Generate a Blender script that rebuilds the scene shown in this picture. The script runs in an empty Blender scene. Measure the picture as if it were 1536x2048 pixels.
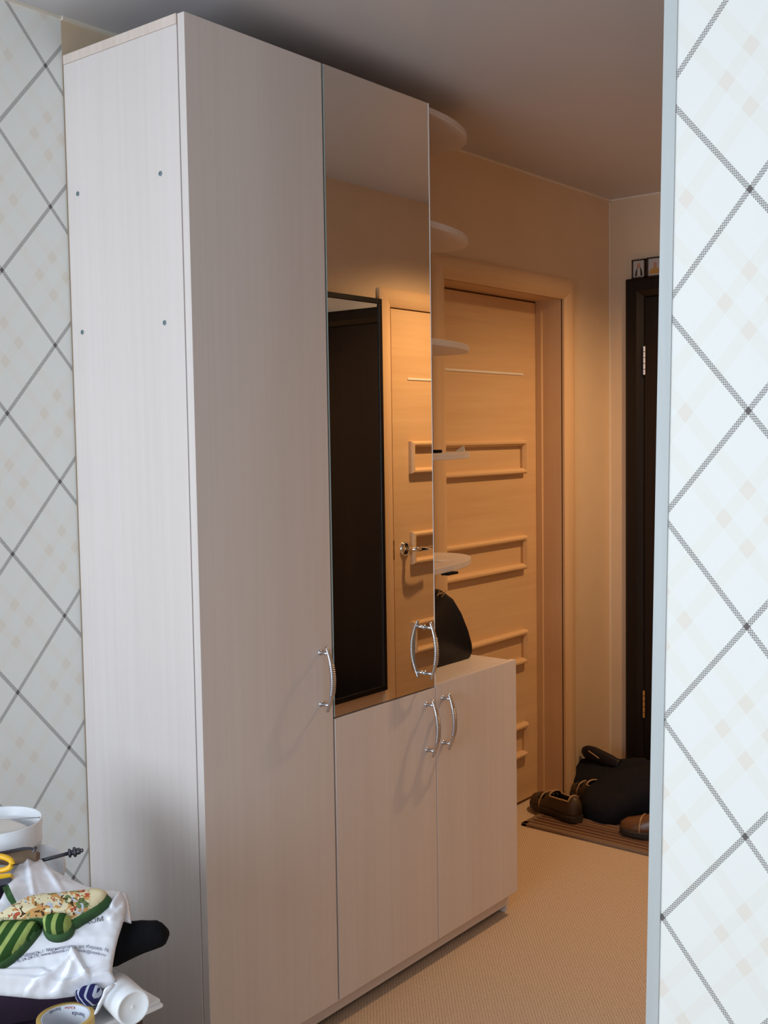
import bpy, bmesh, math, random
from mathutils import Vector, Matrix, noise as mnoise
from mathutils.geometry import delaunay_2d_cdt
random.seed(7)
PI = math.pi
scene = bpy.context.scene
COL = scene.collection

# ------------------------------------------------------------------ camera
CAM = Vector((1.8125, -1.6082, 1.4985)); FPX = 2219.1157
R = Vector((0.77988718, 0.62574392, -0.01485025))
U = Vector((-0.03079431, 0.06205519, 0.99759755))
F = Vector((-0.62516214, 0.77755623, -0.0676654))
cd = bpy.data.cameras.new('camera'); cam = bpy.data.objects.new('camera', cd); COL.objects.link(cam)
cd.sensor_fit = 'VERTICAL'; cd.sensor_height = 36.0; cd.lens = FPX / 2048 * 36.0
cd.clip_start = 0.05
cam.matrix_world = Matrix(((R.x, U.x, -F.x, CAM.x), (R.y, U.y, -F.y, CAM.y), (R.z, U.z, -F.z, CAM.z), (0, 0, 0, 1)))
scene.camera = cam

# ------------------------------------------------------------------ world, daylight, exposure
w = bpy.data.worlds.new('world'); scene.world = w; w.use_nodes = True
bg = w.node_tree.nodes['Background']; bg.inputs[0].default_value = (0.72, 0.86, 1.0, 1); bg.inputs[1].default_value = 1.0
ld = bpy.data.lights.new('window_daylight_offscreen', 'AREA'); ld.shape = 'RECTANGLE'; ld.size = 1.8; ld.size_y = 1.2
ld.energy = 80; ld.color = (0.74, 0.87, 1.0)
lo = bpy.data.objects.new('window_daylight_offscreen', ld); COL.objects.link(lo)
lo.location = (0.75, -3.32, 1.35); lo.rotation_euler = (PI / 2, 0, 0)      # faces +Y, into the room
vs = scene.view_settings
vs.view_transform = 'Standard'; vs.look = 'None'; vs.gamma = 1.0; vs.use_curve_mapping = False; vs.exposure = 0.0

# ------------------------------------------------------------------ pixel helpers (photo 1536x2048)
def ray(px, py): return F + R * ((px - 768) / FPX) - U * ((py - 1024) / FPX)
def onx(px, py, x): d = ray(px, py); return CAM + d * ((x - CAM.x) / d.x)
def ony(px, py, y): d = ray(px, py); return CAM + d * ((y - CAM.y) / d.y)
def onz(px, py, z): d = ray(px, py); return CAM + d * ((z - CAM.z) / d.z)
def ats(px, py, s):
    d = ray(px, py); return CAM + d * (s / math.hypot(d.x, d.y))
def interp(x, tab):
    if x <= tab[0][0]: return tab[0][1]
    for (a, va), (b, vb) in zip(tab, tab[1:]):
        if x <= b: return va + (vb - va) * (x - a) / (b - a)
    return tab[-1][1]

# ------------------------------------------------------------------ materials
def new_mat(name):
    m = bpy.data.materials.new(name); m.use_nodes = True
    return m, m.node_tree, m.node_tree.nodes['Principled BSDF']
def plain(name, col, rough=0.5, metal=0.0, spec=0.5, noise=0.0, nscale=30.0, bump=0.0, bscale=200.0, **kw):
    m, nt, p = new_mat(name)
    p.inputs['Base Color'].default_value = (*col, 1); p.inputs['Roughness'].default_value = rough
    p.inputs['Metallic'].default_value = metal; p.inputs['Specular IOR Level'].default_value = spec
    for k_, v_ in kw.items(): p.inputs[k_].default_value = v_
    if noise:
        tc = nt.nodes.new('ShaderNodeTexCoord'); n = nt.nodes.new('ShaderNodeTexNoise'); n.inputs['Scale'].default_value = nscale
        n.inputs['Detail'].default_value = 4
        mx = nt.nodes.new('ShaderNodeMix'); mx.data_type = 'RGBA'
        mx.inputs[6].default_value = (*[c * (1 - noise) for c in col], 1); mx.inputs[7].default_value = (*[min(1, c * (1 + noise)) for c in col], 1)
        nt.links.new(tc.outputs['Object'], n.inputs['Vector']); nt.links.new(n.outputs['Fac'], mx.inputs[0]); nt.links.new(mx.outputs[2], p.inputs['Base Color'])
    if bump:
        tc = nt.nodes.new('ShaderNodeTexCoord'); n = nt.nodes.new('ShaderNodeTexNoise'); n.inputs['Scale'].default_value = bscale
        b = nt.nodes.new('ShaderNodeBump'); b.inputs['Strength'].default_value = bump; b.inputs['Distance'].default_value = 0.003
        nt.links.new(tc.outputs['Object'], n.inputs['Vector']); nt.links.new(n.outputs['Fac'], b.inputs['Height']); nt.links.new(b.outputs['Normal'], p.inputs['Normal'])
    return m
def wood(name, c1, c2, scale=(60, 60, 1.2), rough=0.45, spec=0.4):
    m, nt, p = new_mat(name)
    tc = nt.nodes.new('ShaderNodeTexCoord'); mp = nt.nodes.new('ShaderNodeMapping'); mp.inputs['Scale'].default_value = scale
    n = nt.nodes.new('ShaderNodeTexNoise'); n.inputs['Scale'].default_value = 1.0; n.inputs['Detail'].default_value = 6; n.inputs['Roughness'].default_value = 0.6
    mp2 = nt.nodes.new('ShaderNodeMapping'); mp2.inputs['Scale'].default_value = tuple(s * 0.13 if s > 5 else s * 0.3 for s in scale)
    n2 = nt.nodes.new('ShaderNodeTexNoise'); n2.inputs['Scale'].default_value = 1.0; n2.inputs['Detail'].default_value = 3
    ad = nt.nodes.new('ShaderNodeMath'); ad.operation = 'ADD'; hf = nt.nodes.new('ShaderNodeMath'); hf.operation = 'MULTIPLY'; hf.inputs[1].default_value = 0.5
    cr = nt.nodes.new('ShaderNodeValToRGB'); cr.color_ramp.elements[0].position = 0.36; cr.color_ramp.elements[1].position = 0.64
    cr.color_ramp.elements[0].color = (*c1, 1); cr.color_ramp.elements[1].color = (*c2, 1)
    L = nt.links.new
    L(tc.outputs['Object'], mp.inputs['Vector']); L(mp.outputs[0], n.inputs['Vector']); L(tc.outputs['Object'], mp2.inputs['Vector']); L(mp2.outputs[0], n2.inputs['Vector'])
    L(n.outputs['Fac'], ad.inputs[0]); L(n2.outputs['Fac'], ad.inputs[1]); L(ad.outputs[0], hf.inputs[0]); L(hf.outputs[0], cr.inputs[0]); L(cr.outputs[0], p.inputs['Base Color'])
    p.inputs['Roughness'].default_value = rough; p.inputs['Specular IOR Level'].default_value = spec
    return m
class NB:                                            # tiny node builder for maths
    def __init__(s, nt): s.nt = nt
    def m(s, op, a, b=None, c=None):
        n = s.nt.nodes.new('ShaderNodeMath'); n.operation = op
        for i, v in enumerate((a, b, c)):
            if v is None: continue
            if isinstance(v, (int, float)): n.inputs[i].default_value = v
            else: s.nt.links.new(v, n.inputs[i])
        return n.outputs[0]
    def mix(s, f, a, b):
        n = s.nt.nodes.new('ShaderNodeMix'); n.data_type = 'RGBA'
        for i, v in ((0, f), (6, a), (7, b)):
            if isinstance(v, (int, float)): n.inputs[i].default_value = v
            elif isinstance(v, tuple): n.inputs[i].default_value = (*v, 1)
            else: s.nt.links.new(v, n.inputs[i])
        return n.outputs[2]
def wallpaper(name, axis, u0, z0, hw=0.133, hh=0.1597, base=(0.83, 0.82, 0.785)):
    m, nt, p = new_mat(name); nb = NB(nt)
    g = nt.nodes.new('ShaderNodeNewGeometry'); sp = nt.nodes.new('ShaderNodeSeparateXYZ'); nt.links.new(g.outputs['Position'], sp.inputs[0])
    uu = nb.m('DIVIDE', nb.m('SUBTRACT', sp.outputs[axis], u0), 2 * hw); zz = nb.m('DIVIDE', nb.m('SUBTRACT', sp.outputs[2], z0), 2 * hh)
    pp = nb.m('ADD', uu, zz); qq = nb.m('SUBTRACT', uu, zz)
    def fr(v): return nb.m('SUBTRACT', v, nb.m('FLOOR', v))
    def line(f): return nb.m('GREATER_THAN', nb.m('ABSOLUTE', nb.m('SUBTRACT', f, 0.5)), 0.5 - 0.0205)
    def band(f):
        a = nb.m('ABSOLUTE', nb.m('SUBTRACT', nb.m('ABSOLUTE', nb.m('SUBTRACT', f, 0.5)), 0.135))
        return nb.m('LESS_THAN', a, 0.05)
    fp, fq = fr(pp), fr(qq)
    N = 92
    chk = nb.m('FLOORED_MODULO', nb.m('ADD', nb.m('FLOOR', nb.m('MULTIPLY', pp, N)), nb.m('FLOOR', nb.m('MULTIPLY', qq, N))), 2)
    lp, lq = line(fp), line(fq)
    both = nb.m('MULTIPLY', lp, lq)
    anyl = nb.m('MAXIMUM', lp, lq)
    dots = nb.m('MAXIMUM', nb.m('MULTIPLY', anyl, nb.m('ADD', nb.m('MULTIPLY', chk, 0.62), 0.18)), nb.m('MULTIPLY', both, 0.95))
    bp, bq = band(fp), band(fq)
    sq = nb.m('MULTIPLY', bp, bq)
    c = nb.mix(nb.m('MULTIPLY', nb.m('MAXIMUM', bp, bq), 0.17), base, (0.80, 0.69, 0.56))
    c = nb.mix(nb.m('MULTIPLY', sq, 0.26), c, (0.72, 0.56, 0.42))
    nz = nt.nodes.new('ShaderNodeTexNoise'); nz.inputs['Scale'].default_value = 160; nt.links.new(g.outputs['Position'], nz.inputs['Vector'])
    c = nb.mix(dots, c, (0.10, 0.08, 0.08))
    nt.links.new(c, p.inputs['Base Color']); p.inputs['Roughness'].default_value = 0.7; p.inputs['Specular IOR Level'].default_value = 0.25
    b = nt.nodes.new('ShaderNodeBump'); b.inputs['Strength'].default_value = 0.05; b.inputs['Distance'].default_value = 0.002
    nt.links.new(nz.outputs['Fac'], b.inputs['Height']); nt.links.new(b.outputs['Normal'], p.inputs['Normal'])
    return m
def carpet(name):
    m, nt, p = new_mat(name); nb = NB(nt)
    g = nt.nodes.new('ShaderNodeNewGeometry'); sp = nt.nodes.new('ShaderNodeSeparateXYZ'); nt.links.new(g.outputs['Position'], sp.inputs[0])
    x, y = sp.outputs[0], sp.outputs[1]
    n1 = nt.nodes.new('ShaderNodeTexNoise'); n1.inputs['Scale'].default_value = 300; n1.inputs['Detail'].default_value = 3; nt.links.new(g.outputs['Position'], n1.inputs['Vector'])
    n2 = nt.nodes.new('ShaderNodeTexNoise'); n2.inputs['Scale'].default_value = 6; nt.links.new(g.outputs['Position'], n2.inputs['Vector'])
    wob = nb.m('MULTIPLY', n2.outputs['Fac'], 1.5)
    rib = nb.m('SINE', nb.m('ADD', nb.m('MULTIPLY', x, 2 * PI / 0.0105), wob))
    off = nb.m('MULTIPLY', nb.m('SIGN', rib), PI / 2)
    knot = nb.m('SINE', nb.m('ADD', nb.m('MULTIPLY', y, 2 * PI / 0.0125), off))
    h = nb.m('ADD', nb.m('MULTIPLY', nb.m('ABSOLUTE', rib), 0.6), nb.m('MULTIPLY', knot, 0.4))
    f = nb.m('ADD', nb.m('MULTIPLY', h, 0.32), nb.m('MULTIPLY', n1.outputs['Fac'], 0.75))
    cr = nt.nodes.new('ShaderNodeValToRGB'); e = cr.color_ramp.elements
    e[0].position = 0.16; e[0].color = (0.21, 0.135, 0.08, 1); e[1].position = 0.58; e[1].color = (0.68, 0.54, 0.405, 1)
    nt.links.new(f, cr.inputs[0]); nt.links.new(cr.outputs[0], p.inputs['Base Color'])
    p.inputs['Roughness'].default_value = 0.95; p.inputs['Specular IOR Level'].default_value = 0.1
    b = nt.nodes.new('ShaderNodeBump'); b.inputs['Strength'].default_value = 0.6; b.inputs['Distance'].default_value = 0.003
    nt.links.new(f, b.inputs['Height']); nt.links.new(b.outputs['Normal'], p.inputs['Normal'])
    return m
def stripes(name, c1, c2, scale, axis='X', duty=0.5, rough=0.85, bump=0.3, rot=0.0):
    m, nt, p = new_mat(name); nb = NB(nt)
    tc = nt.nodes.new('ShaderNodeTexCoord'); mp = nt.nodes.new('ShaderNodeMapping'); mp.inputs['Rotation'].default_value = (0, 0, rot)
    nt.links.new(tc.outputs['UV' if axis == 'UV' else 'Object'], mp.inputs['Vector'])
    sp = nt.nodes.new('ShaderNodeSeparateXYZ'); nt.links.new(mp.outputs[0], sp.inputs[0])
    v = sp.outputs[{'X': 0, 'Y': 1, 'Z': 2, 'UV': 0}[axis]]
    n = nt.nodes.new('ShaderNodeTexNoise'); n.inputs['Scale'].default_value = 90; nt.links.new(tc.outputs['Object'], n.inputs['Vector'])
    s = nb.m('SUBTRACT', nb.m('MULTIPLY', v, scale), nb.m('FLOOR', nb.m('MULTIPLY', v, scale)))
    f = nb.m('LESS_THAN', s, duty)
    c = nb.mix(f, c1, c2); c = nb.mix(nb.m('MULTIPLY', n.outputs['Fac'], 0.35), c, tuple(x * 0.5 for x in c1))
    nt.links.new(c, p.inputs['Base Color']); p.inputs['Roughness'].default_value = rough; p.inputs['Specular IOR Level'].default_value = 0.15
    if bump:
        b = nt.nodes.new('ShaderNodeBump'); b.inputs['Strength'].default_value = bump; b.inputs['Distance'].default_value = 0.002
        nt.links.new(n.outputs['Fac'], b.inputs['Height']); nt.links.new(b.outputs['Normal'], p.inputs['Normal'])
    return m
def print_mat(name):                                  # the printed cloth of the mitt: figures in red, brown, green on cream
    m, nt, p = new_mat(name); nb = NB(nt)
    tc = nt.nodes.new('ShaderNodeTexCoord')
    def nz(sc, off):
        mp = nt.nodes.new('ShaderNodeMapping'); mp.inputs['Location'].default_value = (off, off, off); nt.links.new(tc.outputs['Object'], mp.inputs['Vector'])
        n = nt.nodes.new('ShaderNodeTexNoise'); n.inputs['Scale'].default_value = sc; n.inputs['Detail'].default_value = 2; n.inputs['Distortion'].default_value = 1.2
        nt.links.new(mp.outputs[0], n.inputs['Vector']); return n.outputs['Fac']
    at = nt.nodes.new('ShaderNodeAttribute'); at.attribute_name = 'printmask'; mask = at.outputs['Fac']
    c = nb.mix(0.0, (0.80, 0.70, 0.46), (0.80, 0.70, 0.46))
    for sc, off, th, colr in ((38, 1, .56, (.62, .33, .12)), (46, 5, .60, (.48, .10, .05)), (40, 9, .60, (.16, .22, .09)), (52, 13, .63, (.55, .60, .70)), (95, 21, .62, (.08, .045, .02))):
        c = nb.mix(nb.m('MULTIPLY', nb.m('GREATER_THAN', nz(sc, off), th), mask), c, colr)
    nt.links.new(c, p.inputs['Base Color']); p.inputs['Roughness'].default_value = 0.9; p.inputs['Specular IOR Level'].default_value = 0.1
    return m

M = {}
M['oak'] = wood('bleached_oak_laminate', (0.69, 0.61, 0.575), (0.745, 0.672, 0.64))
M['oak_h'] = wood('bleached_oak_laminate_horizontal', (0.69, 0.61, 0.575), (0.745, 0.672, 0.64), scale=(60, 1.2, 60))
M['oak_edge'] = wood('oak_edge_band', (0.66, 0.54, 0.47), (0.76, 0.64, 0.57), scale=(80, 80, 3))
M['beech'] = wood('beech_veneer', (0.60, 0.40, 0.225), (0.70, 0.49, 0.29), scale=(40, 1.5, 40), rough=0.4)
M['beech_v'] = wood('beech_veneer_vertical', (0.62, 0.42, 0.25), (0.70, 0.49, 0.30), scale=(40, 40, 1.5), rough=0.35)
M['wenge'] = wood('wenge_veneer', (0.006, 0.0045, 0.0045), (0.011, 0.008, 0.007), rough=0.35, spec=0.3)
M['paper_left'] = wallpaper('diamond_wallpaper_left', 1, -0.0455, 2.3625)
M['paper_right'] = wallpaper('diamond_wallpaper_right', 0, 1.2075, 1.848)
M['tan'] = plain('cream_hall_wall', (0.66, 0.51, 0.36), 0.75, noise=0.05, nscale=9, bump=0.08, bscale=120)
M['white_wall'] = plain('white_wall', (0.72, 0.72, 0.70), 0.8, noise=0.02)
M['ceiling'] = plain('painted_ceiling', (0.55, 0.53, 0.54), 0.42, spec=0.35, noise=0.02, nscale=4)
M['carpet'] = carpet('woven_beige_carpet')
M['lining'] = wood('white_lining_board', (0.47, 0.49, 0.49), (0.53, 0.55, 0.55), scale=(50, 50, 2))
M['bead'] = plain('ceiling_bead', (0.74, 0.66, 0.55), 0.6)
M['mirror'] = plain('mirror_glass', (0.86, 0.86, 0.83), 0.0, metal=1.0)
M['glass_edge'] = plain('mirror_edge', (0.35, 0.42, 0.40), 0.15)
M['steel'] = plain('brushed_steel', (0.60, 0.60, 0.64), 0.34, metal=1.0)
M['chrome'] = plain('chrome', (0.82, 0.80, 0.76), 0.08, metal=1.0)
M['brass'] = plain('brass', (0.70, 0.48, 0.22), 0.25, metal=1.0)
M['cap'] = plain('screw_cap', (0.16, 0.22, 0.24), 0.4)
M['black'] = plain('black_fabric', (0.006, 0.006, 0.008), 0.95, spec=0.15, noise=0.3, nscale=60, bump=0.2)
M['navy'] = plain('dark_jacket_cloth', (0.009, 0.009, 0.012), 0.95, noise=0.25, nscale=50, bump=0.3, spec=0.2)
M['leather'] = plain('black_leather', (0.008, 0.007, 0.009), 0.45, spec=0.25, bump=0.08, bscale=400)
M['gold'] = plain('gold_print', (0.75, 0.62, 0.36), 0.35, metal=0.7)
M['brown'] = plain('brown_leather', (0.052, 0.032, 0.017), 0.5, noise=0.35, nscale=40)
M['sole'] = plain('dark_sole', (0.030, 0.020, 0.012), 0.7)
M['shoe_in'] = plain('shoe_lining', (0.02, 0.012, 0.008), 0.9)
M['rim'] = plain('pale_rim', (0.40, 0.26, 0.13), 0.5)
M['rust'] = plain('reddish_brown_leather', (0.13, 0.055, 0.022), 0.35, noise=0.3, nscale=30)
M['mat'] = stripes('striped_doormat', (0.13, 0.070, 0.042), (0.26, 0.155, 0.095), 38.0, axis='Y', duty=0.55, bump=0.7)
M['plastic'] = plain('white_plastic', (0.80, 0.81, 0.84), 0.35, noise=0.03)
M['bagfilm'] = plain('white_bag_film', (0.80, 0.80, 0.86), 0.22, spec=0.6)
M['ink'] = plain('navy_ink', (0.03, 0.035, 0.12), 0.5)
M['ink_dark'] = plain('charcoal_ink', (0.05, 0.05, 0.07), 0.5)
M['ink_red'] = plain('red_ink', (0.45, 0.06, 0.04), 0.5)
M['yellow'] = plain('yellow_plastic', (0.85, 0.47, 0.02), 0.35)
M['grey'] = plain('grey_metal', (0.10, 0.10, 0.12), 0.4, metal=0.8)
M['tool_brown'] = plain('tool_brown', (0.20, 0.13, 0.08), 0.6)
M['tape'] = plain('tan_tape', (0.68, 0.44, 0.13), 0.3)
M['tape_in'] = plain('tape_core', (0.74, 0.76, 0.82), 0.6)
M['purple'] = plain('dark_purple_cloth', (0.030, 0.010, 0.032), 0.85, noise=0.4, nscale=18, bump=0.2)
M['green'] = plain('green_piping', (0.035, 0.10, 0.030), 0.9, noise=0.3, nscale=90)
M['gstripe'] = stripes('green_stripes', (0.030, 0.085, 0.020), (0.40, 0.50, 0.15), 47.0, axis='UV', duty=0.40)
M['mittprint'] = print_mat('printed_mitt_cloth')
M['icon_pale'] = plain('icon_ground', (0.45, 0.43, 0.42), 0.4, noise=0.12, nscale=120)
M['icon_skin'] = plain('icon_face', (0.42, 0.22, 0.15), 0.6)
M['icon_gold'] = plain('icon_ochre', (0.45, 0.24, 0.06), 0.5, noise=0.3, nscale=150)
M['icon_frame'] = plain('icon_frame', (0.035, 0.016, 0.010), 0.4)
M['blue_pack'] = stripes('blue_packet', (0.02, 0.02, 0.10), (0.55, 0.58, 0.68), 130.0, axis='X', duty=0.3, rough=0.4, bump=0)
M['support'] = wood('dark_support', (0.05, 0.03, 0.02), (0.09, 0.055, 0.035))
M['shade'] = plain('opal_glass', (0.9, 0.85, 0.75), 0.4)
M['shade'].node_tree.nodes['Principled BSDF'].inputs['Emission Color'].default_value = (1, 0.66, 0.36, 1)
M['shade'].node_tree.nodes['Principled BSDF'].inputs['Emission Strength'].default_value = 6.0
M['paper'] = plain('white_paper', (0.75, 0.72, 0.68), 0.8)

# ------------------------------------------------------------------ mesh helpers
def box(bm, x0, x1, y0, y1, z0, z1):
    v = [bm.verts.new((x, y, z)) for x in (x0, x1) for y in (y0, y1) for z in (z0, z1)]
    for f in ((0, 1, 3, 2), (4, 6, 7, 5), (0, 4, 5, 1), (2, 3, 7, 6), (0, 2, 6, 4), (1, 5, 7, 3)): bm.faces.new([v[i] for i in f])
    return v
def bx(*a):
    bm = bmesh.new(); box(bm, *a); return bm
def frame(d):                                         # two vectors square to d
    d = d.normalized(); a = Vector((0, 0, 1)) if abs(d.z) < 0.9 else Vector((1, 0, 0))
    u = d.cross(a).normalized(); return u, u.cross(d).normalized()
def tube(bm, pts, rad, n=10, close=False, flat=1.0, up=None):
    pts = [Vector(p) for p in pts]; N = len(pts); rings = []
    for i, p in enumerate(pts):
        d = (pts[(i + 1) % N] - pts[i - 1]) if close else (pts[min(i + 1, N - 1)] - pts[max(i - 1, 0)])
        if up is not None:
            d.normalize(); a = Vector(up); u = d.cross(a).normalized(); v = u.cross(d).normalized()
        else: u, v = frame(d)
        r = rad[i] if isinstance(rad, (list, tuple)) else rad
        rings.append([bm.verts.new(p + u * (r * math.cos(2 * PI * k / n)) + v * (r * flat * math.sin(2 * PI * k / n))) for k in range(n)])
    for i in range(N if close else N - 1):
        a, b = rings[i], rings[(i + 1) % N]
        for k in range(n): bm.faces.new((a[k], a[(k + 1) % n], b[(k + 1) % n], b[k]))
    if not close: bm.faces.new(rings[0][::-1]); bm.faces.new(rings[-1])
def lathe(bm, c, axis, prof, n=32, cap0=False, cap1=False):   # prof: (radius, height along axis)
    c = Vector(c); axis = Vector(axis).normalized(); u, v = frame(axis); rings = []
    for r, h in prof: rings.append([bm.verts.new(c + axis * h + u * (r * math.cos(2 * PI * k / n)) + v * (r * math.sin(2 * PI * k / n))) for k in range(n)])
    for a, b in zip(rings, rings[1:]):
        for k in range(n): bm.faces.new((a[k], a[(k + 1) % n], b[(k + 1) % n], b[k]))
    if cap0: bm.faces.new(rings[0][::-1])
    if cap1: bm.faces.new(rings[-1])
def prism(bm, poly, z0, z1):
    a = [bm.verts.new((x, y, z0)) for x, y in poly]; b = [bm.verts.new((x, y, z1)) for x, y in poly]; n = len(poly)
    bm.faces.new(a[::-1]); bm.faces.new(b)
    for i in range(n): bm.faces.new((a[i], a[(i + 1) % n], b[(i + 1) % n], b[i]))
def obj(name, bm, mat, parent=None, smooth=False, bevel=0.0, seg=2, weld=False):
    if weld: bmesh.ops.remove_doubles(bm, verts=bm.verts, dist=1e-5)
    bmesh.ops.recalc_face_normals(bm, faces=bm.faces)
    me = bpy.data.meshes.new(name); bm.to_mesh(me); bm.free()
    me.materials.append(M[mat] if isinstance(mat, str) else mat)
    if smooth:
        for p in me.polygons: p.use_smooth = True
    o = bpy.data.objects.new(name, me); COL.objects.link(o)
    if parent is not None:
        o.parent = parent; o.matrix_parent_inverse = parent_world(parent).inverted()
    if bevel:
        b = o.modifiers.new('bevel', 'BEVEL'); b.width = bevel; b.segments = seg; b.limit_method = 'ANGLE'
    return o
PW = {}
def parent_world(o): return PW.get(o.name, Matrix.Identity(4))
def tag(o, label=None, cat=None, group=None, kind=None):
    if label: o['label'] = label
    if cat: o['category'] = cat
    if group: o['group'] = group
    if kind: o['kind'] = kind
    return o
def thing(name, loc, label=None, cat=None, group=None, kind=None):
    o = bpy.data.objects.new(name, None); COL.objects.link(o); o.location = loc; o.empty_display_size = 0.05
    PW[o.name] = Matrix.Translation(Vector(loc)); return tag(o, label, cat, group, kind)
def struct(name, bm, mat, label=None, **kw): return tag(obj(name, bm, mat, **kw), label=label, kind='structure')
def text_geo(body, size=1.0):
    cu = bpy.data.curves.new('txt', 'FONT'); cu.body = body; cu.size = size; cu.resolution_u = 3
    o = bpy.data.objects.new('txt', cu); COL.objects.link(o)
    dg = bpy.context.evaluated_depsgraph_get(); me = o.evaluated_get(dg).to_mesh()
    vs_ = [v.co.copy() for v in me.vertices]; fs = [tuple(p.vertices) for p in me.polygons]
    o.evaluated_get(dg).to_mesh_clear(); bpy.data.objects.remove(o); bpy.data.curves.remove(cu)
    return vs_, fs

# ------------------------------------------------------------------ measures (metres)
XW = -0.4241                        # wall behind the furniture
A_, B_, C_ = 0.4376, 0.8652, 1.2882  # door edges along the furniture front (y)
YE = 2.7327                         # end wall of the hall
ZC = 2.485                          # ceiling
H = 2.3958; ZB = 0.07; ZM = 0.8002; ZT = 0.8066
XH = 1.03                           # opposite wall of the hall
XR, YB = 3.3, -3.35                 # far side and window side of the room

# ------------------------------------------------------------------ the shell
struct('floor', bx(-0.62, XR + 0.1, YB - 0.1, YE + 0.1, -0.08, 0), 'carpet', 'beige woven carpet covering the floor')
struct('ceiling', bx(-0.62, XR + 0.1, YB - 0.1, YE + 0.1, ZC, ZC + 0.1), 'ceiling', 'plain painted ceiling')
struct('wall_left', bx(XW - 0.15, XW, YB, 0.0, 0, ZC), 'paper_left', 'left wall in pale wallpaper with dark diamond lines')
D1A, D1B, D1Z = 1.502, 2.317, 2.033   # opening of the first inner door
bm = bmesh.new(); box(bm, XW - 0.2, XW, 0.0, D1A - 0.012, 0, ZC); box(bm, XW - 0.2, XW, D1B + 0.012, YE, 0, ZC); box(bm, XW - 0.2, XW, D1A - 0.012, D1B + 0.012, D1Z + 0.012, ZC); box(bm, XW - 0.25, XW - 0.2, D1A - 0.06, D1B + 0.06, 0, D1Z + 0.06)
struct('wall_hall_left', bm, 'tan', 'cream hall wall behind the cabinets and around the inner door')
struct('wall_hall_end', bx(XW - 0.2, XH + 0.2, YE, YE + 0.15, 0, ZC), 'tan', 'cream end wall of the hall with the black door')
D2A, D2B, D2Z = 1.972, 2.625, 2.026
bm = bmesh.new(); box(bm, XH, XH + 0.15, 0.1, D2A, 0, ZC); box(bm, XH, XH + 0.15, D2B, YE, 0, ZC); box(bm, XH, XH + 0.15, D2A, D2B, D2Z, ZC); box(bm, XH + 0.15, XH + 0.2, D2A - 0.05, D2B + 0.05, 0, D2Z + 0.05)
struct('wall_hall_right', bm, 'tan', 'cream hall wall facing the cabinets')
def ex(z): return 1.0593 + 0.0176 * z    # the wall end is a touch out of plumb
bm = bmesh.new(); vv = []
for y in (0.0, 0.12):
    for x, z in ((ex(0), 0), (XR, 0), (XR, ZC), (ex(ZC), ZC)): vv.append(bm.verts.new((x, y, z)))
for f in ((0, 1, 2, 3), (7, 6, 5, 4), (0, 4, 5, 1), (1, 5, 6, 2), (2, 6, 7, 3), (3, 7, 4, 0)): bm.faces.new([vv[i] for i in f])
struct('wall_right', bm, 'paper_right', 'right wall in pale wallpaper with dotted diamond lines')
bm = bmesh.new(); vv = []
for y in (-0.003, 0.125):
    for x, z in ((ex(0) - 0.021, 0), (ex(0), 0), (ex(ZC), ZC), (ex(ZC) - 0.021, ZC)): vv.append(bm.verts.new((x, y, z)))
for f in ((0, 1, 2, 3), (7, 6, 5, 4), (0, 4, 5, 1), (1, 5, 6, 2), (2, 6, 7, 3), (3, 7, 4, 0)): bm.faces.new([vv[i] for i in f])
struct('trim_1', bm, 'lining', 'narrow white lining board along the end of the right wall')
struct('wall_room_right', bx(XR, XR + 0.1, YB, 0.12, 0, ZC), 'white_wall', 'far side wall of the room')
WX0, WX1, WZ0, WZ1 = -0.15, 1.65, 0.75, 1.95
bm = bmesh.new(); box(bm, XW - 0.15, WX0, YB - 0.15, YB, 0, ZC); box(bm, WX1, XR + 0.1, YB - 0.15, YB, 0, ZC); box(bm, WX0, WX1, YB - 0.15, YB, 0, WZ0); box(bm, WX0, WX1, YB - 0.15, YB, WZ1, ZC)
struct('wall_window', bm, 'white_wall', 'window wall of the room')
wn = thing('window_1', ((WX0 + WX1) / 2, YB - 0.1, WZ0), 'white framed window of the room', kind='structure')
bm = bmesh.new(); t = 0.05
for a in ((WX0, WX1, WZ0, WZ0 + t), (WX0, WX1, WZ1 - t, WZ1), (WX0, WX0 + t, WZ0, WZ1), (WX1 - t, WX1, WZ0, WZ1), (0.725, 0.775, WZ0, WZ1)): box(bm, a[0], a[1], YB - 0.12, YB - 0.07, a[2], a[3])
obj('window_frame', bm, 'plastic', wn)
obj('window_sill', bx(WX0 - 0.05, WX1 + 0.05, YB - 0.1, YB + 0.08, WZ0 - 0.03, WZ0), 'plastic', wn)
# thin light bead where the hall walls meet the ceiling
struct('trim_2', bx(XW, XW + 0.008, 0.0, YE, ZC - 0.008, ZC), 'bead', 'thin pale bead under the ceiling along the cabinet wall')
struct('trim_3', bx(XW, XH, YE - 0.008, YE, ZC - 0.008, ZC), 'bead', 'thin pale bead under the ceiling along the end wall')
struct('trim_4', bx(XW, XW + 0.005, YB, 0.0, ZC - 0.006, ZC), 'bead', 'thin pale bead under the ceiling over the wallpaper')
struct('trim_5', bx(XW, XW + 0.005, YE - 0.005, YE, 0, ZC), 'bead', 'thin pale strip in the corner of the hall')

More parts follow.
